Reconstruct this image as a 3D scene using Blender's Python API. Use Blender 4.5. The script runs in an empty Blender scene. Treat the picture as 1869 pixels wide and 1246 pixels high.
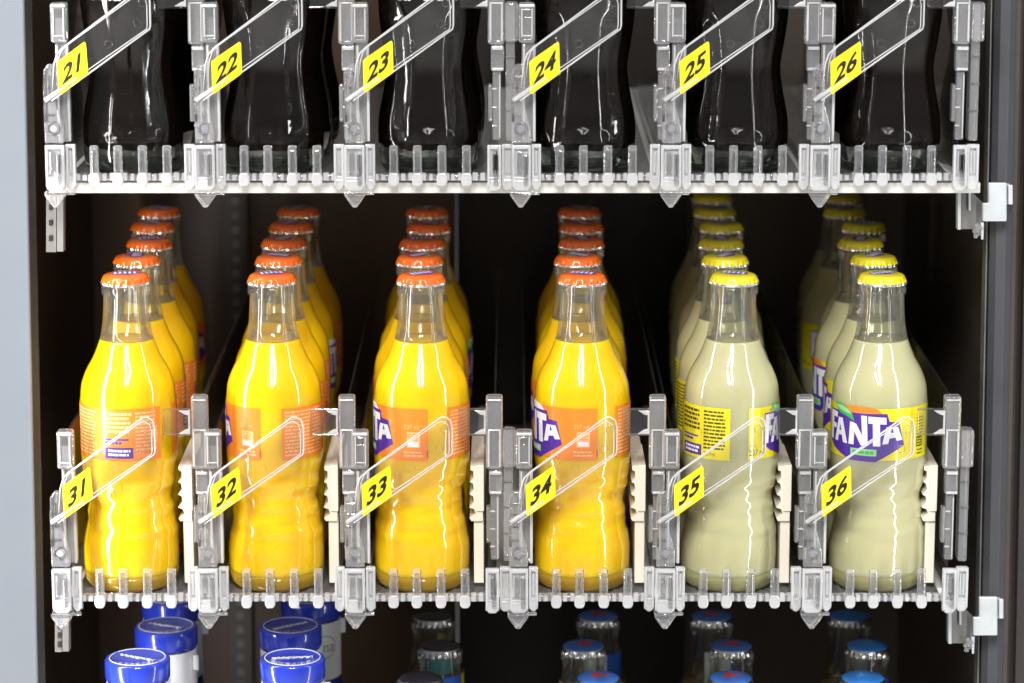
import bpy, bmesh, math, random
from mathutils import Vector, Matrix, noise
random.seed(7)
R = math.radians
S = bpy.context.scene
C = S.collection

# ------------------------------------------------------------------ camera
W, H, F, DIST, PITCH = 1869.0, 1246.0, 5500.0, 1.833, R(7.2)
CAM = Vector((0, -DIST*math.cos(PITCH), DIST*math.sin(PITCH)))
FWD = Vector((0, math.cos(PITCH), -math.sin(PITCH)))
UPV = Vector((0, math.sin(PITCH), math.cos(PITCH)))
cd = bpy.data.cameras.new('camera')
cam = bpy.data.objects.new('camera', cd); C.objects.link(cam)
cam.location = CAM; cam.rotation_euler = (math.pi/2-PITCH, 0, 0)
cd.sensor_width = 36; cd.lens = F/W*36; cd.clip_start = .05; cd.clip_end = 50
cd.dof.use_dof = True; cd.dof.focus_distance = DIST-.03; cd.dof.aperture_fstop = 7.0
S.camera = cam

# ------------------------------------------------------------------ light
wd = bpy.data.worlds.new('World'); S.world = wd; wd.use_nodes = True
bg = wd.node_tree.nodes['Background']
_n = wd.node_tree.nodes; _l = wd.node_tree.links
_t = _n.new('ShaderNodeTexCoord'); _x = _n.new('ShaderNodeSeparateXYZ'); _r = _n.new('ShaderNodeValToRGB'); _m = _n.new('ShaderNodeMapRange')
_m.inputs[1].default_value = -1; _m.inputs[2].default_value = 1
_e = _r.color_ramp.elements
_e[0].position = 0; _e[0].color = (.85, .82, .78, 1); _e[1].position = 1; _e[1].color = (.24, .27, .32, 1)
for _p, _c in ((.2, (.78, .75, .71, 1)), (.47, (.12, .125, .13, 1)), (.58, (.13, .14, .155, 1))):
    _k = _e.new(_p); _k.color = _c
_l.new(_t.outputs['Generated'], _x.inputs[0]); _l.new(_x.outputs[2], _m.inputs[0]); _l.new(_m.outputs[0], _r.inputs[0])
_l.new(_r.outputs[0], bg.inputs[0]); bg.inputs[1].default_value = .95
def lamp(name, loc, dirv, sx, sy, power, col=(1, 1, 1)):
    l = bpy.data.lights.new(name, 'AREA'); l.shape = 'RECTANGLE'; l.size = sx; l.size_y = sy
    l.energy = power; l.color = col
    o = bpy.data.objects.new(name, l); C.objects.link(o); o.location = loc
    z = -Vector(dirv).normalized()
    y = Vector((0, 0, 1)) if abs(z.z) < .9 else Vector((0, 1, 0))
    x = y.cross(z).normalized(); y = z.cross(x)
    o.rotation_euler = Matrix((x, y, z)).transposed().to_euler()
    return o
lamp('tube_light_left', (-.335, -.10, .05), (1, .4, 0), .017, 1.5, 3.3, (1, .97, .95))
lamp('tube_light_right', (.42, -.27, .05), (-1, .7, 0), .02, 1.5, 2.0, (.97, .98, 1))
for x in (-.22, .04):
    o = lamp('ceiling_tube', (x, -1.6, .92), (0, 0, -1), .06, 1.2, 33.0, (1, .985, .96))
    o.rotation_euler = (0, 0, 0)
S.view_settings.view_transform = 'Standard'; S.view_settings.look = 'None'
S.view_settings.exposure = 0; S.view_settings.gamma = 1
S.cycles.use_denoising = True
try: S.cycles.denoiser = 'OPENIMAGEDENOISE'
except Exception: pass
S.cycles.max_bounces = 16; S.cycles.transmission_bounces = 14; S.cycles.transparent_max_bounces = 24
S.cycles.glossy_bounces = 6; S.cycles.diffuse_bounces = 4
S.cycles.sample_clamp_indirect = 6

# ------------------------------------------------------------------ projection helpers
def ray(px, py):
    return FWD + Vector(((px-W/2)/F, 0, 0)) - UPV*((py-H/2)/F)
def at(px, py, Y):
    d = ray(px, py); t = (Y-CAM.y)/d.y
    return CAM + d*t
def depth(p): return (Vector(p)-CAM).dot(FWD)

# ------------------------------------------------------------------ materials
MATS = {}
def mat(name, base=(.8, .8, .8), rough=.4, metal=0, trans=0, ior=1.45, coat=0, bump=None, spec=.5, sss=0, vary=None):
    m = bpy.data.materials.new(name); m.use_nodes = True
    nt = m.node_tree; p = nt.nodes['Principled BSDF']
    I = p.inputs
    I['Base Color'].default_value = (*base, 1); I['Roughness'].default_value = rough
    I['Metallic'].default_value = metal; I['Transmission Weight'].default_value = trans
    I['IOR'].default_value = ior; I['Coat Weight'].default_value = coat
    I['Coat Roughness'].default_value = .02; I['Coat IOR'].default_value = 1.8; I['Specular IOR Level'].default_value = spec
    if sss:
        I['Subsurface Weight'].default_value = sss
        I['Subsurface Radius'].default_value = (1, .7, .3); I['Subsurface Scale'].default_value = .012
    tc = nt.nodes.new('ShaderNodeTexCoord')
    if vary:
        sc, amt, col2 = vary
        n = nt.nodes.new('ShaderNodeTexNoise'); n.inputs['Scale'].default_value = sc; n.inputs['Detail'].default_value = 5
        nt.links.new(tc.outputs['Object'], n.inputs['Vector'])
        rmp = nt.nodes.new('ShaderNodeMapRange'); rmp.inputs[1].default_value = .35; rmp.inputs[2].default_value = .7
        rmp.inputs[4].default_value = amt
        nt.links.new(n.outputs['Fac'], rmp.inputs[0])
        mx = nt.nodes.new('ShaderNodeMix'); mx.data_type = 'RGBA'
        mx.inputs[6].default_value = (*base, 1); mx.inputs[7].default_value = (*col2, 1)
        nt.links.new(rmp.outputs[0], mx.inputs[0]); nt.links.new(mx.outputs[2], I['Base Color'])
    if bump:
        sc, st, dist = bump
        n = nt.nodes.new('ShaderNodeTexNoise'); n.inputs['Scale'].default_value = sc; n.inputs['Detail'].default_value = 2
        nt.links.new(tc.outputs['Object'], n.inputs['Vector'])
        b = nt.nodes.new('ShaderNodeBump'); b.inputs['Strength'].default_value = st; b.inputs['Distance'].default_value = dist
        nt.links.new(n.outputs['Fac'], b.inputs['Height'])
        nt.links.new(b.outputs['Normal'], I['Coat Normal' if coat else 'Normal'])
    MATS[name] = m
    return m
def thin(name, tint=(.95, .95, .95), milk=0.0, edge=.6):
    """clear sheet plastic: straight-through light, Fresnel reflection, a little milkiness"""
    m = bpy.data.materials.new(name); m.use_nodes = True
    nt = m.node_tree; nt.nodes.remove(nt.nodes['Principled BSDF'])
    out = nt.nodes['Material Output']
    tr = nt.nodes.new('ShaderNodeBsdfTransparent'); tr.inputs[0].default_value = (*tint, 1)
    gl = nt.nodes.new('ShaderNodeBsdfGlossy'); gl.inputs['Roughness'].default_value = .015
    gl.inputs[0].default_value = (1, 1, 1, 1)
    df = nt.nodes.new('ShaderNodeBsdfDiffuse'); df.inputs[0].default_value = (.85, .85, .87, 1)
    fr = nt.nodes.new('ShaderNodeFresnel'); fr.inputs[0].default_value = 1.49
    m1 = nt.nodes.new('ShaderNodeMixShader'); m1.inputs[0].default_value = milk
    nt.links.new(tr.outputs[0], m1.inputs[1]); nt.links.new(df.outputs[0], m1.inputs[2])
    m2 = nt.nodes.new('ShaderNodeMixShader')
    mul = nt.nodes.new('ShaderNodeMath'); mul.operation = 'MULTIPLY'; mul.inputs[1].default_value = edge
    nt.links.new(fr.outputs[0], mul.inputs[0]); nt.links.new(mul.outputs[0], m2.inputs[0])
    nt.links.new(m1.outputs[0], m2.inputs[1]); nt.links.new(gl.outputs[0], m2.inputs[2])
    if name == 'post_plastic':
        n = nt.nodes.new('ShaderNodeTexNoise'); n.inputs['Scale'].default_value = 220
        tc = nt.nodes.new('ShaderNodeTexCoord'); nt.links.new(tc.outputs['Object'], n.inputs['Vector'])
        b = nt.nodes.new('ShaderNodeBump'); b.inputs['Strength'].default_value = .5; b.inputs['Distance'].default_value = .0012
        nt.links.new(n.outputs['Fac'], b.inputs['Height'])
        nt.links.new(b.outputs['Normal'], gl.inputs['Normal']); nt.links.new(b.outputs['Normal'], fr.inputs['Normal'])
    nt.links.new(m2.outputs[0], out.inputs[0])
    MATS[name] = m
    return m

WAVE = (60, .26, .0012)
mat('orange_drink', (.93, .565, .003), .35, coat=1, ior=1.36, bump=WAVE, sss=.8, spec=.2)
mat('lemon_drink', (.53, .51, .29), .35, coat=1, ior=1.36, bump=WAVE, sss=.8, spec=.2)
mat('cola_drink', (.012, .006, .004), .08)
mat('amber_drink', (.25, .17, .02), .1, coat=1, bump=WAVE)
mat('clear_glass', (.97, .985, .96), 0, trans=1, ior=1.5)
mat('orange_base_glass', (.50, .31, .02), .05, trans=.35, ior=1.5)
mat('lemon_base_glass', (.40, .38, .18), .05, trans=.35, ior=1.5)
mat('green_glass', (.62, .86, .66), 0, trans=1, ior=1.5)
mat('cola_glass', (.94, .97, .95), 0, trans=1, ior=1.5, bump=(70, .3, .0012))
mat('cap_orange', (.85, .14, .008), .25, coat=.6)
mat('cap_yellow', (.80, .66, .012), .25, coat=.6)
mat('cap_black', (.02, .015, .03), .2, coat=.5)
mat('cap_blue', (.05, .18, .62), .3, coat=.3)
mat('cap_sky', (.04, .27, .82), .3, coat=.3)
mat('cap_metal', (.82, .82, .80), .22, metal=1)
mat('ink_purple', (.09, .03, .36), .4)
mat('ink_white', (.88, .88, .9), .4)
mat('ink_orange', (.95, .26, .02), .4, coat=.5)
mat('ink_peach', (.95, .50, .22), .5)
mat('ink_red', (.72, .05, .02), .4)
mat('ink_pale', (.14, .42, .78), .4)
mat('ink_yellow', (.88, .76, .01), .4, coat=.5)
mat('ink_dark', (.10, .07, .03), .5)
mat('ink_green', (.06, .50, .10), .4)
mat('ink_lightgreen', (.34, .72, .30), .4)
mat('ink_teal', (.05, .45, .5), .4)
mat('ink_blue', (.03, .12, .55), .4)
mat('clear_plastic', (.97, .97, .98), .03, trans=1, ior=1.49)
def milky(name, w, rough):
    m = mat(name, (.97, .97, .98), rough, trans=1-w, ior=1.46, bump=(260, .35, .0008))
    return m
milky('frost_plastic', .42, .08)
milky('rim_plastic', .45, .12)  # milky white puts the bright edge highlights of clear plastic into the colour
thin('post_plastic', (.97, .965, .955), .16, 1.0)
thin('neck_glass', (.97, .975, .945), .016, .6)
thin('sheet_plastic', (.95, .945, .94), .015, .9)
thin('wall_plastic', (.80, .77, .74), .02, .8)
mat('cream_plastic', (.86, .80, .67), .35, bump=(900, .1, .0002))
mat('sticker_yellow', (.95, .80, .015), .4)
mat('sticker_ink', (.012, .010, .010), .5)
mat('white_steel', (.80, .79, .74), .35, vary=(30, .15, (.6, .58, .52)))
mat('grey_paint', (.36, .39, .44), .5, bump=(2200, .2, .0004), vary=(25, .4, (.32, .35, .40)))
mat('rubber', (.015, .016, .017), .75, vary=(14, .5, (.04, .037, .03)))
mat('brown_panel', (.10, .053, .026), .35, vary=(6, .6, (.06, .033, .018)))
mat('dark_panel', (.02, .015, .013), .3, vary=(8, .5, (.045, .03, .022)))
mat('taupe_panel', (.16, .125, .10), .4, vary=(6, .6, (.11, .088, .075)))
mat('side_brown', (.07, .04, .022), .4, vary=(9, .6, (.03, .018, .012)))
mat('side_panel', (.09, .07, .06), .35, vary=(8, .5, (.05, .04, .034)))
mat('rail_steel', (.07, .07, .08), .5, metal=0, bump=(1500, .2, .0003), vary=(20, .5, (.045, .045, .05)))
mat('clip_steel', (.62, .65, .66), .35, metal=.4, vary=(90, .5, (.45, .47, .46)))
mat('bracket_steel', (.22, .21, .20), .4, metal=.3, vary=(60, .6, (.12, .115, .11)))
mat('lid_blue', (.022, .05, .52), .22, coat=.6)
mat('sleeve_white', (.80, .81, .82), .4, vary=(40, .2, (.7, .72, .74)))
mat('body_blue', (.012, .022, .16), .2, coat=.7)
mat('grey_ink', (.25, .26, .3), .5)

# ------------------------------------------------------------------ mesh helpers (millimetres)
class MB:
    def __init__(s): s.bm = bmesh.new(); s.mats = []
    def mi(s, m):
        if m not in s.mats: s.mats.append(m)
        return s.mats.index(m)
    def box(s, x0, x1, y0, y1, z0, z1, m, bev=0, seg=2):
        r = bmesh.ops.create_cube(s.bm, size=1)
        vs = r['verts']
        for v in vs:
            v.co = Vector(((x0+x1)/2+v.co.x*(x1-x0), (y0+y1)/2+v.co.y*(y1-y0), (z0+z1)/2+v.co.z*(z1-z0)))
        fs = set(f for v in vs for f in v.link_faces); i = s.mi(m)
        for f in fs: f.material_index = i
        if bev:
            es = list(set(e for v in vs for e in v.link_edges))
            bmesh.ops.bevel(s.bm, geom=es, offset=bev, segments=seg, profile=.5, affect='EDGES', clamp_overlap=True, material=-1)
        return s
    def prism(s, pts, y0, y1, m, bev=0, plane='xz'):
        """closed outline in x,z pushed along y (or in y,z pushed along x)"""
        def P(a, b, t): return Vector((a, t, b)) if plane == 'xz' else (Vector((t, a, b)) if plane == 'yz' else Vector((a, b, t)))
        A = [s.bm.verts.new(P(a, b, y0)) for a, b in pts]; B = [s.bm.verts.new(P(a, b, y1)) for a, b in pts]
        n = len(pts); i = s.mi(m); fs = [s.bm.faces.new(A), s.bm.faces.new(B[::-1])]
        for k in range(n): fs.append(s.bm.faces.new((A[k], B[k], B[(k+1) % n], A[(k+1) % n])))
        for f in fs: f.material_index = i
        bmesh.ops.recalc_face_normals(s.bm, faces=fs)
        if bev:
            es = list(set(e for f in fs for e in f.edges))
            bmesh.ops.bevel(s.bm, geom=es, offset=bev, segments=2, profile=.5, affect='EDGES', clamp_overlap=True, material=-1)
        return s
    def lathe(s, prof, m, seg=64, fn=None, mfn=None, cap0=False, cap1=False, loop=False):
        rings = []
        for (r, z) in prof:
            ring = []
            for k in range(seg):
                t = 2*math.pi*k/seg
                rr, zz = (r, z) if fn is None else fn(r, z, t)
                ring.append(s.bm.verts.new((rr*math.sin(t), -rr*math.cos(t), zz)))
            rings.append(ring)
        i0 = s.mi(m); fs = []
        pairs = list(zip(range(len(rings)-1), range(1, len(rings))))
        if loop: pairs.append((len(rings)-1, 0))
        for a, b in pairs:
            for k in range(seg):
                f = s.bm.faces.new((rings[a][k], rings[a][(k+1) % seg], rings[b][(k+1) % seg], rings[b][k]))
                f.smooth = True
                f.material_index = s.mi(mfn(prof[a], prof[b])) if mfn else i0
                fs.append(f)
        if cap0: f = s.bm.faces.new(rings[0][::-1]); f.material_index = i0; fs.append(f)
        if cap1:
            f = s.bm.faces.new(rings[-1]); f.material_index = s.mi(mfn(prof[-1], prof[-1])) if mfn else i0; fs.append(f)
        if loop: bmesh.ops.recalc_face_normals(s.bm, faces=fs)
        return s
    def tube(s, path, r, m, seg=8, closed=False):
        i = s.mi(m); n = len(path); P = [Vector(p) for p in path]; rings = []
        for k, p in enumerate(P):
            a = P[(k-1) % n] if (closed or k > 0) else p; b = P[(k+1) % n] if (closed or k < n-1) else p
            t = (b-a).normalized(); u = t.cross(Vector((0, 1, 0)))
            if u.length < .1: u = t.cross(Vector((1, 0, 0)))
            u.normalize(); w = t.cross(u)
            rings.append([s.bm.verts.new(p+u*r*math.cos(2*math.pi*j/seg)+w*r*math.sin(2*math.pi*j/seg)) for j in range(seg)])
        fs = []
        for k in range(n if closed else n-1):
            A, B = rings[k], rings[(k+1) % n]
            for j in range(seg):
                f = s.bm.faces.new((A[j], A[(j+1) % seg], B[(j+1) % seg], B[j])); f.smooth = True; f.material_index = i; fs.append(f)
        if not closed:
            for g in (rings[0], rings[-1][::-1]):
                f = s.bm.faces.new(g); f.material_index = i; fs.append(f)
        bmesh.ops.recalc_face_normals(s.bm, faces=fs)
        return s
    def poly(s, pts, m, fn=lambda p: p):
        f = s.bm.faces.new([s.bm.verts.new(fn(Vector(p))) for p in pts]); f.material_index = s.mi(m)
        return s
    def mesh(s, name, stretch=None):
        if stretch:
            for v in s.bm.verts:
                if v.co.z > stretch[0]: v.co.z = stretch[0]+(v.co.z-stretch[0])*stretch[1]
        bmesh.ops.scale(s.bm, vec=(.001,)*3, verts=s.bm.verts)
        me = bpy.data.meshes.new(name); s.bm.to_mesh(me); s.bm.free()
        for m in s.mats: me.materials.append(MATS[m])
        return me
def ob(name, me, parent=None):
    o = bpy.data.objects.new(name, me); C.objects.link(o)
    if parent: o.parent = parent
    return o
def tag(o, label, cat, group=None):
    o['label'] = label; o['category'] = cat
    if group: o['group'] = group
    return o
def thing(name, label, cat, group=None):
    return tag(ob(name, None), label, cat, group)
def struct(o): o['kind'] = 'structure'; return o

def text_faces(txt, size, extra=None):
    """flat lettering as list of polygons (x, y) in mm"""
    cu = bpy.data.curves.new('lettering', 'FONT'); cu.body = txt; cu.size = size
    cu.align_x = 'CENTER'; cu.align_y = 'CENTER'; cu.resolution_u = 4
    if extra: cu.offset = extra
    o = bpy.data.objects.new('lettering', cu); C.objects.link(o)
    bpy.context.view_layer.update()
    me = bpy.data.meshes.new_from_object(o.evaluated_get(bpy.context.evaluated_depsgraph_get()))
    out = [[(me.vertices[i].co.x, me.vertices[i].co.y) for i in p.vertices] for p in me.polygons]
    bpy.data.objects.remove(o); bpy.data.curves.remove(cu); bpy.data.meshes.remove(me)
    return out

class Flat:
    """flat artwork in (u, v) mm that is then wrapped on a cylinder or laid on a cap"""
    def __init__(s): s.items = []
    def add(s, pts, m, lay): s.items.append(([tuple(p) for p in pts], m, lay)); return s
    def rect(s, u0, u1, v0, v1, m, lay): return s.add([(u0, v0), (u1, v0), (u1, v1), (u0, v1)], m, lay)
    def text(s, txt, size, u, v, m, lay, sx=1, extra=None):
        for f in text_faces(txt, size, extra): s.add([(u+x*sx, v+y) for x, y in f], m, lay)
        return s
    def lines(s, u0, u1, v0, v1, n, m, lay, fill=.55, rnd=random):
        st = (v1-v0)/n
        for k in range(n):
            v = v1-(k+.5)*st; u = u0; end = u1-rnd.random()*(u1-u0)*.12
            while u < end-.6:
                w = min(end-u, 1.2+rnd.random()*3.2)
                s.rect(u, u+w, v-st*fill/2, v+st*fill/2, m, lay); u += w+.45
        return s
    def wrap(s, mb, r, step=1.6, gap=.06):
        mats = sorted(set((l, m) for _, m, l in s.items))
        for lay, m in mats:
            bm = bmesh.new()
            for pts, mm, l in s.items:
                if (l, mm) == (lay, m):
                    f = bm.faces.new([bm.verts.new((u, v, 0)) for u, v in pts])
                    if f.calc_area() == 0: continue
            bm.normal_update()
            us = [v.co.x for v in bm.verts]
            u = math.ceil(min(us)/step)*step
            while u < max(us):
                bmesh.ops.bisect_plane(bm, geom=bm.verts[:]+bm.edges[:]+bm.faces[:], plane_co=(u, 0, 0), plane_no=(1, 0, 0)); u += step
            idx = mb.mi(m); rr = r+gap*(lay+1)
            for f in bm.faces:
                vs = list(f.verts) if f.normal.z > 0 else list(f.verts)[::-1]
                g = mb.bm.faces.new([mb.bm.verts.new((rr*math.sin(v.co.x/r), -rr*math.cos(v.co.x/r), v.co.y)) for v in vs])
                g.material_index = idx; g.smooth = True
            bm.free()

def spline(pts, n):
    """smooth profile through (z, r) knots"""
    out = []
    for i in range(len(pts)-1):
        p0, p1, p2, p3 = pts[max(i-1, 0)], pts[i], pts[i+1], pts[min(i+2, len(pts)-1)]
        def tan(a, b, k0, k1):
            return (b-a)/(k1-k0) if k1 != k0 else 0
        m1 = tan(p0[1], p2[1], p0[0], p2[0]); m2 = tan(p1[1], p3[1], p1[0], p3[0])
        h = p2[0]-p1[0]
        for k in range(n):
            t = k/n; a, b, c, d = 2*t**3-3*t*t+1, t**3-2*t*t+t, -2*t**3+3*t*t, t**3-t*t
            out.append((a*p1[1]+b*h*m1+c*p2[1]+d*h*m2, p1[0]+t*h))
    out.append((pts[-1][1], pts[-1][0]))
    return out

# ------------------------------------------------------------------ rows
TILT = R(4.5)
Z3 = at(W/2, 1061, 0).z; Z2 = at(W/2, 296, 0).z; Z4 = Z3-(Z2-Z3)-.0065
def rowM(z): return Matrix.Translation((0, 0, z)) @ Matrix.Rotation(TILT, 4, 'X')
ROW = {2: rowM(Z2), 3: rowM(Z3), 4: rowM(Z4)}
def place(o, row, x, y, z, rz=0):
    p = ROW[row] @ Vector((0, y*.001, z*.001)); o.location = (x, p.y, p.z)
    o.rotation_euler = (Matrix.Rotation(TILT, 3, 'X') @ Matrix.Rotation(rz, 3, 'Z')).to_euler()
def x_of(row, px, y, z):
    p = ROW[row] @ Vector((0, y*.001, z*.001)); return (px-W/2)/F*depth(p)

# ================================================================== cabinet (setting)
def slab(name, x0, x1, y0, y1, z0, z1, m, bev=0):
    return struct(ob(name, MB().box(x0*1e3, x1*1e3, y0*1e3, y1*1e3, z0*1e3, z1*1e3, m, bev).mesh(name)))
xb0, xb1 = x_of(3, 830, 430, 150), x_of(3, 1262, 430, 150)
slab('back_wall', -.40, xb0, .46, .48, -.7, .6, 'brown_panel')
slab('back_wall', xb0+.001, xb1, .455, .48, -.7, .6, 'dark_panel')
slab('back_wall', xb1+.001, .40, .46, .48, -.7, .6, 'taupe_panel')
slab('side_wall', -.33, -.318, .0, .459, -.7, .6, 'side_brown')
slab('side_wall', .297, .312, .03, .459, -.7, .6, 'side_panel')
slab('side_wall', .314, .42, .02, .03, -.7, .6, 'dark_panel')
# door frame at the left, in front of everything
fl = at(45, 0, -.148).x
d = tag(ob('door_frame', MB().box(-420, fl*1e3, -154, -148, -600, 500, 'grey_paint', 1.5).mesh('door_frame')),
        'pale grey painted door frame along the edge of the machine', 'door frame')
g = ob('rubber_seal', MB().box(fl*1e3-7, fl*1e3-.6, -147.9, -118, -600, 500, 'rubber', 1).mesh('rubber_seal'), d)

# steel upright at the right
ux0, ux1 = at(1806, 600, .0).x*1e3, at(1846, 600, .0).x*1e3
pts = [(ux0, 22), (ux0, 5), (ux0+3, 0), (ux0+8, -2), (ux1-5, -2), (ux1-1, 1), (ux1, 6), (ux1, 22)]
t = thing('steel_upright', 'tall grey steel upright beside the trays that carries the silver clips', 'upright')
ob('channel', MB().prism(pts, -600, 500, 'rail_steel', 0, 'xy').mesh('channel'), t)
ob('edge_strip', MB().box(at(1796, 600, .01).x*1e3, at(1798.5, 600, .01).x*1e3, 8, 22, -600, 500, 'bracket_steel').mesh('edge_strip'), t)

# slotted rail down the back wall
def slotted_rail(px, row, label):
    c = x_of(row, px, 445, 60)
    t = thing('slotted_rail', label, 'rail', 'slotted rails on the back wall')
    ob('strip', MB().box(-9, 9, 452, 459, -700, 600, 'side_panel', .5).mesh('strip'), t)
    mb = MB()
    for k in range(118): mb.box(-2.6, 2.6, 451, 452.6, -690+k*11, -684.5+k*11, 'bracket_steel', .4, 1)
    ob('slots', mb.mesh('slots'), t)['kind'] = 'stuff'
    t.location.x = c
slotted_rail(437, 4, 'dark slotted rail on the back wall between lanes 31 and 32')

def pxpoly(mb, pts, Y, thick, m, bev=.3):
    q = [at(px, py, Y)*1e3 for px, py in pts]
    mb.prism([(p.x, p.z) for p in q], Y*1e3, Y*1e3+thick, m, bev)
    return mb
def right_bracket(dx, dy, label):
    t = thing('shelf_bracket', label, 'bracket', 'steel brackets at the shelf ends')
    q = lambda *a: [(x+dx, y+dy) for x, y in a]
    mb = MB(); pxpoly(mb, q((1749, 350), (1774, 350), (1793, 369), (1793, 418), (1749, 418)), -.008, 2.0, 'bracket_steel')
    pxpoly(mb, q((1748, 350), (1754, 350), (1754, 419), (1748, 419)), -.016, 7.5, 'clip_steel')
    pxpoly(mb, q((1768, 350), (1772, 350), (1772, 384), (1768, 384)), -.0105, 2.0, 'clip_steel', .2)
    ob('plate', mb.mesh('plate'), t)
    mb = MB()
    pxpoly(mb, q((1804, 333), (1838, 333), (1838, 371), (1838, 404), (1793, 404), (1793, 370), (1804, 370)), -.014, 3, 'clip_steel', .8)
    pxpoly(mb, q((1840, 337), (1849, 337), (1849, 373), (1840, 373)), -.012, 3.0, 'clip_steel', .6)
    pxpoly(mb, q((1836, 335), (1843, 335), (1843, 372), (1836, 372)), -.0085, 2.2, 'clip_steel', .3)
    ob('clip', mb.mesh('clip'), t)
    c = at(1785+dx, 421+dy, -.014)*1e3
    mb = MB()
    for k in range(9):
        a = k*2.4; rr = 1.5*math.sqrt(k)*.62
        r = bmesh.ops.create_icosphere(mb.bm, subdivisions=2, radius=1.5)
        for v in r['verts']: v.co += Vector((c.x+rr*math.cos(a), c.y+(k % 3), c.z+rr*math.sin(a)*1.5))
        i = mb.mi('post_plastic')
        for f in set(f for v in r['verts'] for f in v.link_faces): f.material_index = i
    pxpoly(mb, q((1790, 406), (1796, 406), (1795, 437), (1791, 437)), -.013, 1.5, 'clip_steel', .2)
    ob('screw', mb.mesh('screw'), t)
    return t
right_bracket(0, 0, 'steel bracket and silver clip on the grey upright below number 26')
right_bracket(-17, 756, 'bright silver clip and bracket on the grey upright below number 36')
def left_bracket(x0, x1, y0, y1, label):
    t = thing('shelf_bracket', label, 'bracket', 'steel brackets at the shelf ends')
    mb = MB(); pxpoly(mb, [(x0, y0), (x1-13, y0), (x1-13, y1), (x0, y1)], -.008, 2, 'bracket_steel')
    for k in range(3):
        yy = y0+18+k*(y1-y0-20)/3
        pxpoly(mb, [(x0+5, yy), (x0+11, yy), (x0+11, yy+10), (x0+5, yy+10)], -.0092, 1, 'rubber', .1)
    ob('plate', mb.mesh('plate'), t)
    mb = MB(); pxpoly(mb, [(x1-12, y0), (x1, y0), (x1, y1-1), (x1-12, y1-1)], -.014, 8, 'bracket_steel', .4)
    ob('flange', mb.mesh('flange'), t)
left_bracket(84, 116, 355, 460, 'grey slotted steel bracket below the number 21 flag')
left_bracket(100, 126, 1120, 1190, 'grey slotted steel bracket below the number 31 flag')

# shelves
def shelf(row, x0, x1, y0, y1, z0, z1, m, label):
    o = tag(ob('shelf', MB().box(x0, x1, y0, y1, z0, z1, m, .5).mesh('shelf')), label, 'shelf', 'shelves of the machine')
    place(o, row, 0, 0, 0); return o
shelf(2, -276, 279, -27, 440, -14.6, -8.3, 'white_steel', 'white steel shelf with its bright edge under the cola bottles')
shelf(3, -276, 274, 6, 440, -12, -6, 'white_steel', 'white shelf under the orange and lemon soda bottles')  # white chosen to bounce light up onto the lower bottle bodies
shelf(4, -276, 274, -20, 440, -7, -.5, 'white_steel', 'white shelf that carries the blue lidded bottles and beer bottles')

# ================================================================== lanes of clear plastic
LC3 = [231, 499, 767, 1064, 1332, 1600]
LC2 = [221, 495, 768, 1071, 1345, 1617]
cache = {}
def cm(key, fn):
    if key not in cache: cache[key] = fn()
    return cache[key]
def m_floor():
    mb = MB()
    mb.box(-33, 40, -27, 425, -4.2, -2.4, 'post_plastic')
    for x in (-20, -8, 8, 20): mb.box(x-1.1, x+1.1, -26.5, 424, -2.4, -1.6, 'post_plastic')
    return mb.mesh('floor')
def m_lip():
    mb = MB(); mb.box(-28, 42, -34, -27.2, -4.2, -.6, 'post_plastic', .7)
    rnd = random.Random(3)
    x = -27
    while x < 40:
        w = 1.2+rnd.random()*2.4
        mb.box(x, x+w, -35.2-rnd.random()*.6, -31, -3.8, -.6+rnd.random()*1.6, 'frost_plastic', .35, 1); x += w+.6+rnd.random()*1.5
    return mb.mesh('front_lip')
def m_tooth():
    mb = MB()
    mb.box(-2.6, 2.6, -39, -35.9, -2, 17.6, 'post_plastic', 1.2, 3)
    mb.box(-1.3, 1.3, -40.2, -38.6, 1, 15, 'clear_plastic', .5)
    pts = [(-3.3, -1), (-3.1, -4.6), (-1.8, -6.4), (1.8, -6.4), (3.1, -4.6), (3.3, -1), (2.2, 1.6), (-2.2, 1.6)]
    mb.prism(pts, -41.5, -35.7, 'frost_plastic', .8)
    return mb.mesh('tooth')
def m_block(x0, x1, cx0, cx1):
    """moulded block: thin frames with hollows, ribs and a proud middle"""
    mb = MB(); F_ = 'frost_plastic'
    def panel(a, b, y0):
        mb.box(a, b, y0+2.5, y0+6, -8.4, 18, F_, .6)
        mb.box(a, a+1.6, y0, y0+2.7, -6.6, 18.4, F_, .5); mb.box(b-1.6, b, y0, y0+2.7, -6.6, 18.4, F_, .5)
        mb.box(a+1.4, b-1.4, y0, y0+2.7, 16, 18.4, F_, .5); mb.box(a+1.4, b-1.4, y0+.3, y0+2.7, -2.6, -.6, F_, .4)
        n = max(1, int((b-a)/3.4))
        for k in range(n):
            xx = a+1.6+(k+.5)*(b-a-3.2)/n
            mb.box(xx-.5, xx+.5, y0+.6, y0+2.6, 1, 14.5, F_, .3, 1)
        mb.prism([(a+.3, -2.4), (a+.6, -7.4), (a+2, -9.2), (b-2, -9.2), (b-.6, -7.4), (b-.3, -2.4)], y0+.2, y0+5.5, F_, .8)
    if x0 < cx0-3: panel(x0, cx0-.3, -39)
    if x1 > cx1+3: panel(cx1+.3, x1, -39)
    panel(cx0, cx1, -43)
    mb.box(cx0+3, cx0+6.2, -45.2, -42.4, 3, 15, 'clear_plastic', .8); mb.box(cx1-4.4, cx1-1.6, -45, -42.4, -5, 13, 'clear_plastic', .7)
    return mb.mesh('base_block')
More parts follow.
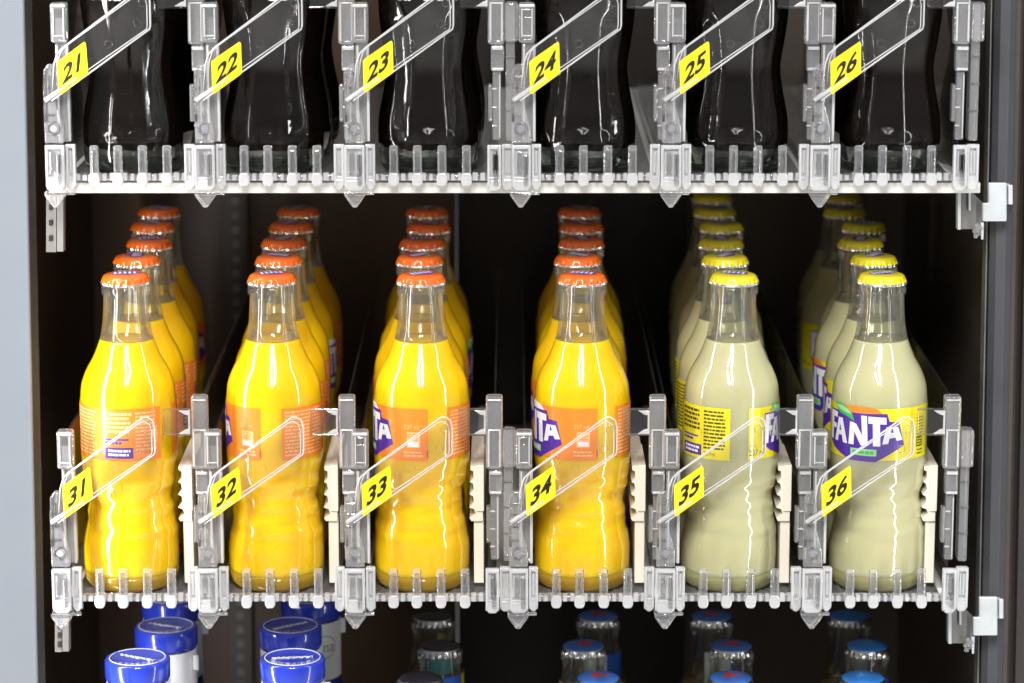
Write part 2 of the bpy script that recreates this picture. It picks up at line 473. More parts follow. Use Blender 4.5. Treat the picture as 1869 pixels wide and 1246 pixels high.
def m_tip(cx0, cx1):
    mb = MB(); m = (cx0+cx1)/2
    A = [(cx0-.6, -9.4), (cx1+.6, -9.4), (cx1+.6, -11.4), (m+1.2, -18.8), (m-1.2, -18.8), (cx0-.6, -11.4)]
    mb.prism(A, -43.2, -32, 'post_plastic', .7)
    mb.box(cx0-.4, cx1+.4, -44.4, -43, -11.4, -9.8, 'clear_plastic', .4)
    mb.box(cx1-.5, cx1+5.4, -38, -35, -12, -10.2, 'post_plastic', .5)
    return mb.mesh('wedge_tip')
def m_hinge():
    mb = MB(); P = 'post_plastic'
    mb.prism([(-44.5, 19), (-33.2, 19), (-33.2, 28), (-37, 42), (-37.4, 66), (-41.5, 66), (-44.2, 62), (-44.8, 40)], -40, -36.5, P, .7)
    for a in range(1):
        c = (-39, 28)
        mb.tube([(c[0]+3.3*math.cos(k*math.pi/10), -40.6, c[1]+3.3*math.sin(k*math.pi/10)) for k in range(20)], 1.0, 'clear_plastic', 8, True)
        mb.lathe([(1.9, 0), (1.9, .3)], 'grey_ink', 4) if False else None
    mb.tube([(-43.6, -40.4, 32), (-43.9, -40.4, 52), (-42.8, -40.4, 62), (-40, -40.4, 65), (-38.3, -40.4, 60)], .75, 'clear_plastic', 8)
    for zz in (36, 44.5, 52, 58.5): mb.box(-44, -38.2, -41.2, -39.8, zz-.7, zz+.7, 'clear_plastic', .4)
    mb.box(-41.6, -40.6, -41.2, -39.8, 44, 58, 'clear_plastic', .3)
    return mb.mesh('hinge')
def m_pin():
    mb = MB()
    r = bmesh.ops.create_cone(mb.bm, cap_ends=True, segments=20, radius1=2.1, radius2=2.1, depth=1.4, matrix=Matrix.Translation((-39, -40.3, 28)) @ Matrix.Rotation(math.pi/2, 4, 'X'))
    mb.mi('grey_ink')
    return mb.mesh('hinge_pin')
def m_lpost():
    mb = MB(); P = 'post_plastic'
    mb.box(-40.4, -30.6, -33, -24, 77.6, 101, P, 1.6, 3)
    mb.box(-38.8, -38.0, -33.8, -32.6, 81, 98, 'rim_plastic', .3); mb.box(-32.8, -32.0, -33.8, -32.6, 80, 98, 'rim_plastic', .3)
    mb.box(-37.9, -32.9, -33.6, -32.6, 81.5, 82.3, 'rim_plastic', .3); mb.box(-37.6, -33.2, -33.4, -32.6, 92.5, 97.6, 'sheet_plastic', .3)
    mb.box(-40, -31, -34, -32.5, 98.6, 100.4, 'rim_plastic', .5)
    mb.box(-38.4, -30.4, -30, -24, 18.6, 77.2, P, .9)
    mb.box(-31.8, -30.2, -32, -29.6, 19, 76, 'rim_plastic', .5)
    mb.box(-37.6, -36.4, -31.5, -29.6, 19, 76, 'rim_plastic', .4)
    return mb.mesh('left_post')
def m_rpost():
    mb = MB(); P = 'post_plastic'
    mb.box(39.6, 49.6, -27, -18, 76, 121, P, 1.6, 3)
    mb.box(40.6, 48.6, -28.0, -26.6, 100, 101, 'rim_plastic', .4); mb.box(40.4, 48.8, -28.0, -26.6, 118.4, 119.4, 'rim_plastic', .4)
    mb.box(40.6, 41.8, -28.4, -26.6, 78, 100, 'rim_plastic', .4); mb.box(47.4, 48.6, -28.4, -26.6, 78, 100, 'rim_plastic', .4)
    mb.box(41.4, 49.2, -25, -18, 60, 75.4, P, .9)
    mb.box(42, 48.8, -26.4, -24.6, 72.6, 74.6, 'rim_plastic', .5); mb.box(42, 48.8, -26.4, -24.6, 60.6, 62.2, 'rim_plastic', .5)
    mb.box(42.4, 47.4, -24, -18, 19, 59.6, P, .6)
    mb.box(39.8, 42.2, -25, -18, 30, 52, P, .6)
    for k in range(3): mb.box(42, 45, -25, -23.6, 27+k*11, 28+k*11, 'frost_plastic', .4)
    mb.box(46.2, 47, -25.2, -23.8, 20, 58, 'frost_plastic', .3)
    return mb.mesh('right_post')
def m_tab():
    mb = MB()
    mb.box(23.6, 39.4, -29.2, -28.2, 98.4, 113.6, 'sheet_plastic')
    for zz in (98.2, 113.8): mb.box(23.2, 39.6, -30, -27.6, zz-.45, zz+.45, 'clear_plastic', .3)
    mb.box(23, 23.8, -29.8, -27.8, 98.6, 113.4, 'clear_plastic', .25)
    for zz, s in ((113.2, -1), (98.8, 1)):
        mb.prism([(32.5, zz), (39.4, zz+.5*s*0), (39.4, zz+3.2*s), (36.5, zz+2.6*s)][::s], -30.4, -28, 'frost_plastic', .3)
    mb.box(38.4, 39.5, -30.2, -27.6, 98.6, 113.4, 'frost_plastic', .3)
    return mb.mesh('retaining_tab')
def m_pusher():
    mb = MB(); K = 'cream_plastic'
    pts = [(37.6, 40.5), (30.4, 40.5), (29.4, 42.5), (33.2, 45), (32.2, 48), (29.2, 49), (32, 52.6), (31.6, 56), (29.4, 57.2), (32, 60.4), (31.4, 64), (29.6, 65), (31.8, 67.4), (31.8, 71.6), (30, 72.4), (30, 75), (37.6, 75)]
    mb.prism(pts[::-1], -14, 70, K, .3)
    mb.prism([(38.2, 47), (33.6, 47), (33.6, 75.8), (38.2, 75.8)], -15.2, 40, K, .4)
    mb.box(32, 38, -12, 300, 1, 40.2, K, .5)
    return mb.mesh('pusher_comb')
def m_wall(x, h):
    mb = MB(); mb.box(x-.7, x+.7, -17.5, 425, -.6, h, 'wall_plastic')
    return mb.mesh('divider_wall')
FLAG = [(-39.6, 43.6), (19.1, 85.7), (19.6, 88), (19.6, 102), (18.6, 106.4), (15.6, 108.4), (13, 108.2), (-32, 74.6), (-35.4, 71), (-37.4, 65)]
def m_flag():
    mb = MB()
    mb.prism(FLAG, -42, -41.1, 'sheet_plastic')
    mb.tube([(a, -41.6, b) for a, b in FLAG], .55, 'rim_plastic', 8, True)
    cx = sum(a for a, b in FLAG)/len(FLAG); cz = sum(b for a, b in FLAG)/len(FLAG)
    inner = [(a+(cx-a)*.075*(1 if abs(a-cx) > 12 else .5), b+(cz-b)*.12) for a, b in FLAG]
    mb.tube([(a, -42, b) for a, b in inner], .32, 'rim_plastic', 6, True)
    for c in ((12, 89), (15.4, 101), (-5, 77)):
        mb.tube([(c[0]+2.3*math.cos(k*math.pi/8), -42.1, c[1]+2.3*math.sin(k*math.pi/8)) for k in range(16)], .22, 'clear_plastic', 6, True)
    return mb.mesh('number_flag')
def m_strut():
    mb = MB()
    A = Vector((-43.5, -41, 43.6)); B = Vector((-24, -41.4, 57.2))
    mb.tube([A, B], 1.5, 'frost_plastic', 10)
    return mb.mesh('flag_arm')
def m_sticker(n):
    mb = MB()
    q = [(a+2.8, b) for a, b in [(-37.6, 66.4), (-37, 48.4), (-36, 47.6), (-20.2, 59.4), (-19.6, 60.6), (-20.2, 77.4), (-21.2, 78.4), (-36.4, 67.6)]]
    mb.prism(q, -42.6, -42.35, 'sticker_yellow')
    i = mb.mi('sticker_ink')
    for f in text_faces(str(n), 16.6, .5):
        pts = [Vector((-25.5+.76*(x+.16*y), -42.72, 63.0+.92*y+.62*x)) for x, y in f]
        g = mb.bm.faces.new([mb.bm.verts.new(p) for p in pts]); g.material_index = i
    return mb.mesh('number_sticker')

DZ = {3: 1.5, 2: -2.0}
TX = [-16, -2, 12.5, 27]
def lane(row, k, px, group):
    n = row*10+k+1
    start, end = k in (0, 3), k in (2, 5)
    kind = ['cola', 'orange soda'][row-2] if not (row == 3 and k > 3) else 'lemon soda'
    t = thing('bottle_lane', f'clear plastic bottle lane with the yellow number {n} flag', 'bottle lane', 'numbered clear plastic bottle lanes')
    P = lambda name, key, fn: ob(name, cm(key, fn), t)
    P('floor', 'floor', m_floor); P('front_lip', 'lip', m_lip)
    for x in TX:
        o = P('tooth', 'tooth', m_tooth); o.location.x = x*.001
    if start:
        P('base_block', 'blockS', lambda: m_block(-44.2, -27, -44.2, -33))
    else:
        P('base_block', 'block', lambda: m_block(-51.4, -27, -45, -33))
    P('wedge_tip', 'tip', lambda: m_tip(-44.8, -33.2))
    if end: P('base_block', 'blockE', lambda: m_block(39.4, 55, 39.4, 47.5))
    h = P('hinge', 'hinge', m_hinge); ob('hinge_pin', cm('pin', m_pin), h)
    P('left_post', 'lpost', m_lpost); P('right_post', 'rpost', m_rpost)
    P('retaining_tab', 'tab', m_tab)
    P('divider_wall', 'wallL', lambda: m_wall(-35, 99)); P('divider_wall', 'wallR', lambda: m_wall(45, 118))
    if row == 3: P('pusher_comb', 'pusher', m_pusher)
    f = P('number_flag', 'flag', m_flag); f.location.z = .0035 if row == 3 else .001
    st = ob('number_sticker', m_sticker(n), f); rj = random.Random(n); st.rotation_euler.y = R(rj.uniform(-1.1, 1.1)); st.location = (rj.uniform(-.3, .3)*.001, 0, rj.uniform(-.4, .4)*.001); ob('flag_arm', cm('strut', m_strut), f)
    if end:
        def m_end():
            mb = MB(); Q = 'post_plastic'
            mb.box(50.2, 55.6, -26, -14, 18.6, 100, Q, .8)
            mb.box(49.8, 57.4, -30, -20, 78, 101, Q, 1.4, 3)
            for zz in (36, 52, 68): mb.box(50, 55.8, -27.4, -25.8, zz, zz+1.2, 'clear_plastic', .4)
            return mb.mesh('end_post')
        P('end_post', 'end', m_end)
    place(t, row, x_of(row, px, -40, 0), 0, DZ[row])
    return t
for k in range(6):
    lane(3, k, LC3[k], None); lane(2, k, LC2[k], None)

# ================================================================== bottles
STR = (83, 1.043)
BODY = [(11, 29.0), (25, 29.1), (38, 27.5), (48, 26.0), (56, 25.3), (66, 27.4), (78, 29.0), (84, 29.2), (111, 29.2), (114, 28.9), (124, 27.8), (132, 24.7), (140, 20.2), (150, 16.1)]
NECK = [(150.05, 16.1), (156, 14.9), (162, 14.2), (170, 13.7), (175, 13.5)]
def swirl(r, z, t):
    w = max(0, min(1, (z-26)/10))*max(0, min(1, (78-z)/10))
    a = .42*math.sin(2*math.pi*z/15+2*t)+.16*math.sin(2*math.pi*z/8-3*t)
    lean = .9*math.sin(t+z*.05)
    return r+w*(a+lean), z
def m_liquid(m):
    mb = MB(); prof = spline(BODY, 7)
    low = [(0.01, 7.6), (14, 7.8), (22, 8.4), (26.5, 9.6), (28.6, 10.6)]
    mb.lathe(low+prof+[(15.9, 150.04), (.01, 149.7)], m, 96, swirl)
    return mb.mesh('liquid', STR)
def m_neck():
    o = spline(NECK, 5); o += [(13.5, 175.6), (14.6, 176.6), (14.7, 180), (14.1, 181.5), (13.0, 182.6), (13.0, 187), (10.4, 187)]
    inn = [(10.4, 182), (10.6, 175), (11.4, 165), (12.4, 157), (13.4, 150.12)]
    mb = MB(); mb.lathe(o+inn, 'neck_glass', 64, loop=True)
    return mb.mesh('glass_neck', STR)
def m_base(gm):
    mb = MB()
    mb.lathe([(.01, 2.4), (15, 2.0), (20, .6), (23, 0), (25.6, .7), (27.6, 3), (28.6, 6.5), (29, 10.9), (28.4, 10.5), (26.4, 9.5), (22, 8.3), (14, 7.7), (.01, 7.5)], gm, 64)
    return mb.mesh('glass_base')
def m_cap(paint, mark, silver_from, seed=0):
    """crown cap: 21 flutes, painted dome, bare rim"""
    mb = MB()
    prof = [(13.4, 181.9), (14.75, 182.0), (14.85, 182.6), (14.6, 183.6), (14.25, 184.8), (13.9, 186.0), (13.4, 187.0), (12.5, 187.7), (11.2, 188.1), (8, 188.45), (4, 188.6), (.01, 188.65)]
    def fl(r, z, t):
        a = max(0, min(1, (186.2-z)/4.0))
        c = math.cos(21*t)
        return r+a*(.85*c-.35), z+(max(0, min(1, (183.4-z)/1.4))*.35*c)
    def mf(a, b): return 'cap_metal' if (a[1]+b[1])/2 < silver_from else paint
    mb.lathe(prof, paint, 168, fl, mf)
    rnd = random.Random(seed)
    def dome(p):
        r = math.hypot(p[0], p[1]); return Vector((p[0], p[1], 188.72-max(0, r-4)*.05-max(0, r-9)**2*.05))
    if mark == 'soda':
        def ring(pts, m, dz):
            bm2 = bmesh.new(); f = bm2.faces.new([bm2.verts.new((x, y, 0)) for x, y in pts])
            bmesh.ops.triangulate(bm2, faces=[f]); bmesh.ops.subdivide_edges(bm2, edges=bm2.edges[:], cuts=3, use_grid_fill=True)
            i = mb.mi(m)
            for f in bm2.faces:
                g = mb.bm.faces.new([mb.bm.verts.new(dome(v.co)+Vector((0, 0, dz))) for v in f.verts]); g.material_index = i
            bm2.free()
        ring([(-8.6, 1.5), (-7.8, -3), (1.5, -6.2), (8.8, -2), (7.2, 4), (-3, 5)], 'ink_purple', .03)
        for j in range(5):
            x = -7+j*2.9
            ring([(x, -2.4), (x+1.8, -2.6), (x+1.5, 3), (x+.4, 3)], 'ink_white', .09)
        ring([(-4.5, 5.3), (.5, 5.3), (3, 8.6), (-1, 8)], 'ink_green', .06)
    elif mark in ('red', 'pale'):
        m = {'red': 'ink_red', 'pale': 'ink_pale'}[mark]; w = 1.5 if mark == 'red' else .8
        for a, L in ((80, 8.5), (200, 7), (330, 8), (140, 5)):
            d = Vector((math.cos(R(a)), math.sin(R(a)), 0)); n = Vector((-d.y, d.x, 0))
            pts = [n*w*1.3, d*L*.5+n*w, d*L+n*.25, d*L-n*.25, d*L*.5-n*w, -n*w*1.3]
            i = mb.mi(m)
            for q in (pts[:3]+pts[3:],):
                g = mb.bm.faces.new([mb.bm.verts.new(dome(p)+Vector((0, 0, .05+a*.0001))) for p in q]); g.material_index = i
    return mb.mesh('crown_cap')

# ---- artwork for the soda labels; u along the circumference (mm), 0 = middle of the emblem
RL = 29.2
def U(deg): return RL*R(deg)
def m_label(flavour):
    fl = Flat(); rnd = random.Random(11)
    bgc, ink = ('ink_orange', 'ink_peach') if flavour == 'orange' else ('ink_yellow', 'ink_dark')
    z0, z1 = 83, 114.6
    fl.rect(U(-75), U(95), z0+.5, z1-.5, bgc, 0)
    fl.rect(U(120), U(263), z0+.5, z1-.5, bgc, 0)
    # emblem: purple field with five white letters, leaf, orange ball
    import math as _m
    fl.add([(-16, z1-.6), (-10, z1+.1), (2, z1+.3), (9, z1-.4), (13, z1-3.5), (13, z1-8), (-16, z1-8)], 'ink_orange' if flavour == 'lemon' else 'ink_white', 1)
    fl.add([(-27, z1-4.4), (15.5, z1-3.4), (17, z1-8), (23, z1-8.6), (26.6, z0+9.5), (9, z0-.4), (-8, z0-.2), (-22, z0+5), (-27.4, z0+9)], 'ink_purple', 2)
    fl.add([(-21, z1+.2), (-15, z1+.6), (-9, z1-1.5), (-5.6, z1-5.5), (-4.5, z1-9), (-9, z1-6.6), (-16, z1-5.2), (-19.5, z1-2.6)], 'ink_green' , 4)
    fl.add([(-20, z1-.6), (-14, z1-.8), (-9, z1-2.2), (-6.4, z1-5), (-13, z1-4), (-18, z1-2.6)], 'ink_lightgreen', 5)
    lb, lt = z0+9.0, z1-5.2   # letters
    Wt = 'ink_white'; L = 3
    fl.add([(-26.4, lb+.4), (-23.4, lb+.4), (-22.6, lt), (-26.4, lt)], Wt, L)
    fl.add([(-22.9, lt), (-18.4, lt-.3), (-18.6, lt-3.6), (-23, lt-3.4)], Wt, L)
    fl.add([(-23.2, lt-7.0), (-19.6, lt-7.2), (-19.7, lt-10), (-23.3, lt-10)], Wt, L)
    fl.add([(-21, lb+.2), (-17.8, lb+.2), (-15, lt-3.0), (-17.2, lt-3.0)], Wt, L)
    fl.add([(-13, lb), (-9.6, lb), (-13.6, lt-3.0), (-16.6, lt-3.0)], Wt, L)
    fl.add([(-17.6, lb+4.2), (-12.2, lb+4.2), (-12.8, lb+6.8), (-16.9, lb+6.8)], Wt, L+0.5)
    fl.add([(-8.6, lb), (-4.9, lb), (-4.3, lt-4.5), (-7.6, lt-4)], Wt, L)
    fl.add([(-7.6, lt-4), (-3.2, lt-5), (4.2, lb), (-.2, lb)], Wt, L+.5)
    fl.add([(1.0, lb+1), (4.2, lb), (3.4, lt+.2), (-.2, lt+.2)], Wt, L)
    fl.add([(7.4, lb), (11.8, lb), (11.2, lt-4), (7.0, lt-4)], Wt, L)
    fl.add([(4.3, lt), (15, lt-.4), (15.2, lt-4.4), (4.4, lt-4.1)], Wt, L+.5)
    fl.add([(12.8, lb+1.2), (16.4, lb+1.6), (18.6, lt-6), (15.2, lt-6)], Wt, L)
    fl.add([(21.6, lb+3.2), (25.4, lb+3.6), (22.2, lt-6), (18.4, lt-6)], Wt, L)
    fl.add([(15.8, lb+4.6), (22.8, lb+5.4), (21.6, lb+8.2), (16.8, lb+8.0)], Wt, L+.5)
    fl.add([(-7, z0+3.1), (9.5, z0+3.1), (9.5, z0+7), (-7, z0+7)], 'ink_lightgreen', 3)
    fl.lines(-5.5, 8.5, z0+3.9, z0+6.2, 1, 'ink_white' if flavour == 'orange' else 'ink_green', 4, .8, rnd)
    # panel beside the emblem
    if flavour == 'orange':
        a = U(78)
        fl.text('237 ml', 3.4, a-1.2, z0+20.5, 'ink_peach', 1)
        fl.rect(a-4, a+4, z0+8.4, z0+17.5, 'ink_peach', 1)
        fl.lines(a-3.4, a+3.4, z0+12.5, z0+17, 4, 'ink_orange', 2, .45, rnd)
        fl.rect(a-3.2, a+3.2, z0+9, z0+11.6, 'ink_white', 2)
        fl.lines(a-6, a+6, z0+2.6, z0+6.6, 2, 'ink_peach', 1, .55, rnd)
        fl.rect(a+8, a+8.8, z0+2.4, z0+7, 'ink_red', 1)
    else:
        fl.text('237 ml', 5.0, U(-63), z0+4.6, 'ink_dark', 1, .8)
        a = U(76)
        fl.rect(a-2.6, a+3.2, z0+7, z0+13, 'ink_dark', 1); fl.lines(a-2, a+2.8, z0+7.6, z0+12.4, 3, 'ink_yellow', 2, .5, rnd)
        fl.lines(a-2.6, a+5, z0+14, z0+25, 6, 'ink_dark', 1, .3, rnd); fl.lines(a-2, a+4, z0+2, z0+6, 2, 'ink_dark', 1, .4, rnd)
    # ingredients
    fl.lines(U(124), U(183), z0+2.4, z1-2, 13, ink, 1, .5, rnd)
    fl.lines(U(190), U(226), z0+16.5, z1-2.2, 5, ink, 1, .62, rnd)
    fl.rect(U(193), U(227), z0+2, z0+8.4, 'ink_purple', 1)
    fl.text('FOR 25', 2.6, U(210), z0+6.7, 'ink_white', 2) if False else fl.lines(U(197), U(224), z0+3, z0+7.6, 2, 'ink_white', 2, .6, rnd)
    fl.rect(U(193), U(222), z0+12.6, z0+13.6, 'ink_purple', 1); fl.lines(U(193), U(214), z0+10.2, z0+12.0, 1, 'ink_purple', 1, .8, rnd)
    fl.lines(U(230), U(258), z0+6, z1-2, 11, ink, 1, .52, rnd)
    fl.text('237ml', 3.6, U(238), z0+3.6, ink, 1, .9)
    mb = MB(); fl.wrap(mb, RL)
    return mb.mesh('label', STR)

def lbl_name(kind, i, n):
    pos = ['front', 'second', 'third', 'fourth', 'fifth', 'rearmost'][i]
    return pos
soda = {}
CAPX = {0: [227, 246, 269, 278, 294, 306], 1: [497, 508, 517, 529, 543, 556], 2: [767, 764, 774, 779, 777, 782], 3: [1065, 1058, 1064, 1060, 1057, 1052],
        4: [1336, 1326, 1320, 1315, 1304, 1300], 5: [1612, 1595, 1574, 1573, 1544, 1533]}
LROT = {0: [-215, -118, -118, -40, 30, 140], 1: [-107, -112, -100, 60, 200, 120], 2: [-86, -150, -130, 90, 10, 70], 3: [-78, -120, 150, 20, 120, 70],
        4: [92, 130, 105, 160, 20, 250], 5: [-28, -105, -80, -60, 0, 90]}
SP = 61.8
def soda_bottle(k, i):
    fl = 'orange' if k < 4 else 'lemon'
    key = fl
    col = ['leftmost', 'second', 'third', 'fourth'][k] if 0 else ''
    num = 31+k
    order = ['frontmost', 'second', 'third', 'fourth', 'fifth', 'sixth'][i]
    cap = 'orange' if fl == 'orange' else 'yellow'
    drink = 'orange soda' if fl == 'orange' else 'pale lemon soda'
    look = {(0, 0): 'with its ingredients text facing out', (1, 0): 'with text block facing out', (2, 0): 'with an orange printed panel facing out', (3, 0): 'with half its white logo showing',
            (4, 0): 'with black text on yellow label', (5, 0): 'with its full white logo facing out'}.get((k, i), f'with {cap} cap')
    label = f'{order} {drink} bottle of lane {num} {look}'
    if key not in soda:
        t = thing('soda_bottle', label, 'bottle', 'orange and lemon soda bottles')
        ob('liquid', m_liquid(fl+'_drink'), t)
        ob('glass_neck', cm('neck', m_neck), t); ob('glass_base', m_base(fl+'_base_glass'), t)
        ob('crown_cap', m_cap('cap_orange' if fl == 'orange' else 'cap_yellow', 'soda', 184.0), t).location.z = .0043
        ob('label', m_label(fl), t)
        soda[key] = t
    else:
        src = soda[key]
        t = src.copy(); C.objects.link(t); t['label'] = label
        for ch in src.children:
            c = ch.copy(); C.objects.link(c); c.parent = t
    y = i*SP
    place(t, 3, x_of(3, CAPX[k][i], y, 186), y, 0, 0)
    rnd = random.Random(k*10+i)
    t.rotation_euler.x += R(rnd.uniform(-.35, .35)); t.rotation_euler.y += R(rnd.uniform(-.5, .5))
    for ch in t.children:
        if ch.name.startswith('label'): ch.rotation_euler.z = R(LROT[k][i])
        elif ch.name.startswith('liquid'): ch.rotation_euler.z = rnd.random()*6.28
        elif ch.name.startswith('crown'): ch.rotation_euler.z = R(-20)+rnd.random()*1.2 if i == 0 else rnd.random()*6.28
for k in range(6):
    for i in range(5 if k < 4 else 6): soda_bottle(k, i)

# ---- cola bottles, upper row
CB = [(0.3, 26.5), (3, 28.4), (9, 29.6), (20, 30.1), (32, 29.5), (44, 27.2), (56, 25.2), (64, 25.0), (76, 26.8), (92, 29.0), (104, 29.8), (118, 29.7), (132, 27), (146, 21.5), (160, 16.6), (172, 14.0), (180, 13.4)]
def flute(r, z, t):
    a = max(0, min(1, (z-14)/8))*max(0, min(1, (98-z)/8)) + max(0, min(1, (z-122)/6))*max(0, min(1, (170-z)/14))
    return r-a*1.5*abs(math.sin(5*t))**1.4*(r/28)+.25*a, z
def m_cola_glass():
    mb = MB(); o = spline(CB, 5)
    o += [(13.4, 181), (14.5, 182), (14.6, 185), (13.4, 187), (12.9, 187.8), (12.9, 191.8), (10.5, 192)]
    inn = [(9.9, 182), (10.1, 172)]
    mb.lathe([(.01, 3.2), (16, 2.4), (21, .4), (24, 0)]+o+inn+[(.01, 171.9)], 'cola_glass', 120, flute, lambda a, b: 'green_glass' if (a[1]+b[1])/2 < 7 else 'cola_glass')
    return mb.mesh('glass_body')
def m_cola_liq():
    mb = MB(); o = [(max(r-2.9, 1), z) for r, z in spline(CB, 5) if 16 < z < 168]
    f2 = lambda r, z, t: (flute(r, z, t)[0] if z > 26 else r, z)
    mb.lathe([(.01, 12.5), (12, 12.8), (20, 13.8), (24.5, 15.2)]+o+[(.01, 168)], 'cola_drink', 120, f2)
    return mb.mesh('liquid')
def m_script():
    fl = Flat()
    for du in (0, math.pi*30.1): fl.text('Coca-Cola', 13, du, 107.5, 'ink_white', 0, 1)
    mb = MB(); fl.wrap(mb, 30.15); return mb.mesh('script')
cola = None
CX2 = [243, 500, 782, 1068, 1346, 1624]
for k in range(6):
    for i in range(3):
        order = ['frontmost', 'second', 'third'][i]
        label = f'{order} clear glass cola bottle of lane {21+k} in dark fluted glass'
        if cola is None:
            t = cola = thing('cola_bottle', label, 'bottle', 'dark cola bottles on the upper shelf')
            ob('glass_body', m_cola_glass(), t); ob('liquid', m_cola_liq(), t)
            ob('script', m_script(), t); ob('crown_cap', m_cap('ink_red', '', 183.3), t).location.z = .005
        else:
            t = cola.copy(); C.objects.link(t); t['label'] = label
            for ch in cola.children:
                c = ch.copy(); C.objects.link(c); c.parent = t
        y = i*62; place(t, 2, x_of(2, CX2[k], 0, 20)+(i*.0015*(1 if k < 3 else -1)), y, -3.5, R(random.Random(k+5*i).random()*360))

# ---- lower row: wide-mouth bottles with blue lids
def m_lid():
    mb = MB()
    prof = [(18.6, 196.2), (19.6, 196.4), (19.9, 197), (19.9, 206.6), (19.4, 207.6), (18.4, 208), (16.8, 208.05), (16.5, 207.7), (8, 207.65), (.01, 207.65)]
    mb.lathe(prof, 'lid_blue', 96)
    z = 207.9
    mb.tube([(16.9*math.cos(k*math.pi/36), 16.9*math.sin(k*math.pi/36), 208.0) for k in range(72)], .3, 'ink_white', 6, True)
    return mb.mesh('screw_lid', (10, 1.068))
def m_lid_print():
    mb = MB(); rnd = random.Random(4); pts = []
    for k in range(70):
        u = -12.5+k*25/69
        pts.append((u+.7*math.sin(k*1.9), 1.1*math.sin(k*1.35)*(1.5 if k in range(30, 42) else 1)+.3*math.sin(k*.7), 207.85))
    mb.tube(pts, .3, 'ink_white', 5)
    return mb.mesh('lid_script', (10, 1.068))
def m_wide_body():
    mb = MB()
    mb.lathe([(.01, 0), (28, 0), (31, 2), (31.6, 6), (31.6, 110), (31, 122), (27, 138), (21.5, 150), (18.8, 154), (18.6, 196.1)], 'body_blue', 80)
    return mb.mesh('bottle_body', (10, 1.068))
def m_sleeve():
    mb = MB(); mb.lathe([(18.9, 159), (19.05, 159.2), (19.05, 194.6), (18.9, 194.8)], 'sleeve_white', 80)
    fl = Flat(); fl.text('na', 10, 6.5, 180, 'grey_ink', 0, 1.0)
    pts = [(10.5*math.cos(a), 7.5*math.sin(a)) for a in [k*math.pi/20 for k in range(40)]]
    for a in range(40):
        p, q = pts[a], pts[(a+1) % 40]
        fl.add([(p[0]+2, p[1]+180), (q[0]+2, q[1]+180), (q[0]*.95+2, q[1]*.93+180), (p[0]*.95+2, p[1]*.93+180)], 'grey_ink', 0)
    fl.wrap(mb, 19.05)
    mb.box(19.2, 23, -1, 1, 183, 192, 'sleeve_white', .4)
    return mb.mesh('sleeve', (10, 1.068))
JX = {0: [(251, 1205), (303, 1148), (314, 1100)], 1: [(534, 1208), (530, 1150), (568, 1098)]}
wide = None
for k in (0, 1):
    for i, (px, py) in enumerate(JX[k]):
        order = ['frontmost', 'second', 'third'][i]
        label = f'{order} blue lidded white neck bottle below the lane {31+k}'
        if wide is None:
            t = wide = thing('juice_bottle', label, 'bottle', 'blue lidded bottles on the lowest shelf')
            ob('bottle_body', m_wide_body(), t); ob('sleeve', m_sleeve(), t)
            l = ob('screw_lid', m_lid(), t); ob('lid_script', m_lid_print(), l)
        else:
            t = wide.copy(); C.objects.link(t); t['label'] = label
            for ch in wide.children:
                c = ch.copy(); C.objects.link(c); c.parent = t
                for g_ in ch.children:
                    e = g_.copy(); C.objects.link(e); e.parent = c
        y = [0, 66, 130][i]
        place(t, 4, x_of(4, px, y, 218), y, 0, R([-28, -24, 10, 8, 36, 20][k*3+i]))

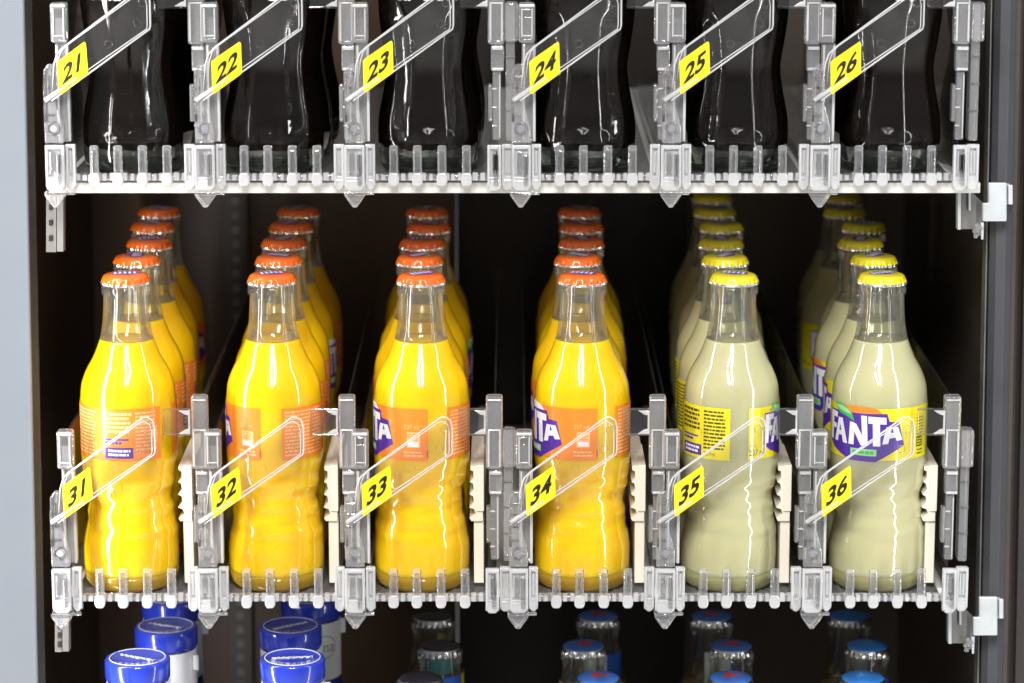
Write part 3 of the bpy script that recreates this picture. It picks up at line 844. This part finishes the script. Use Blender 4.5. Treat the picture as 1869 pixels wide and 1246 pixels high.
# ---- lower row: crown-capped bottles
def m_low_liquid(m):
    mb = MB(); mb.lathe([(.01, 5), (25, 5), (28.6, 9)]+[(r-.4, z) for r, z in spline(BODY[:-1], 5)]+[(18, 143), (.01, 143)], m, 72)
    return mb.mesh('liquid')
def m_low_glass():
    mb = MB()
    o = [(.01, 0), (24, 0), (27, 2), (28.8, 6)]+spline(BODY[:-1], 5)+[(17.2, 147), (15.6, 152), (14.8, 158), (14.0, 168), (13.5, 175.6), (14.6, 176.6), (14.7, 180), (14.1, 181.5), (13, 182.6), (13, 187), (10.4, 187)]
    inn = [(10.4, 182), (10.6, 175), (11.6, 165), (12.6, 157), (15.2, 144.2), (.01, 144.1)]
    mb.lathe(o+inn, 'neck_glass', 64)
    return mb.mesh('glass_body')
def m_neck_label(spec):
    fl = Flat()
    for (d0, d1, z0, z1, m, lay) in spec: fl.rect(15.6*R(d0), 15.6*R(d1), z0, z1, m, lay)
    mb = MB(); fl.wrap(mb, 15.6); return mb.mesh('neck_label')
LOW = {2: dict(cap='cap_black', mark='', pts=[(790, 1243), (767, 1190), (803, 1140), (790, 1094)], spec=[(-70, 20, 150, 166, 'ink_teal', 0), (20, 80, 150, 170, 'ink_blue', 0), (84, 130, 158, 170, 'ink_yellow', 0)], drink='amber_drink', txt='black capped'),
       3: dict(cap='cap_blue', mark='red', pts=[(1062, 1245), (1092, 1191), (1065, 1139), (1092, 1094)], spec=[(-80, -20, 140, 164, 'sleeve_white', 0), (-20, 40, 145, 164, 'ink_blue', 0)], drink='amber_drink', txt='dark blue capped'),
       4: dict(cap='cap_blue', mark='red', pts=[(1343, 1245), (1334, 1192), (1335, 1140), (1299, 1096)], spec=[(-60, 15, 136, 166, 'sleeve_white', 0), (15, 70, 140, 160, 'ink_blue', 0)], drink='amber_drink', txt='blue and red capped'),
       5: dict(cap='cap_sky', mark='pale', pts=[(1592, 1246), (1575, 1191), (1583, 1138), (1550, 1094)], spec=[(-50, 10, 138, 162, 'sleeve_white', 0), (10, 80, 142, 168, 'ink_blue', 0)], drink='amber_drink', txt='bright blue capped')}
for k, d in LOW.items():
    src = None
    for i, (px, py) in enumerate(d['pts']):
        order = ['frontmost', 'second', 'third', 'fourth'][i]
        label = f"{order} {d['txt']} glass bottle below lane {31+k}"
        if src is None:
            t = src = thing('beer_bottle', label, 'bottle', 'crown capped bottles on the lowest shelf')
            ob('glass_body', cm('lowglass', m_low_glass), t); ob('liquid', cm('lowliq', lambda: m_low_liquid('amber_drink')), t)
            ob('neck_label', m_neck_label(d['spec']), t)
            ob('crown_cap', m_cap(d['cap'], d['mark'], 187.3), t)
        else:
            t = src.copy(); C.objects.link(t); t['label'] = label
            for ch in src.children:
                c = ch.copy(); C.objects.link(c); c.parent = t
        y = i*67-8
        place(t, 4, x_of(4, px, y, 188), y, 2, R([0, 25, -20, 40][i]))
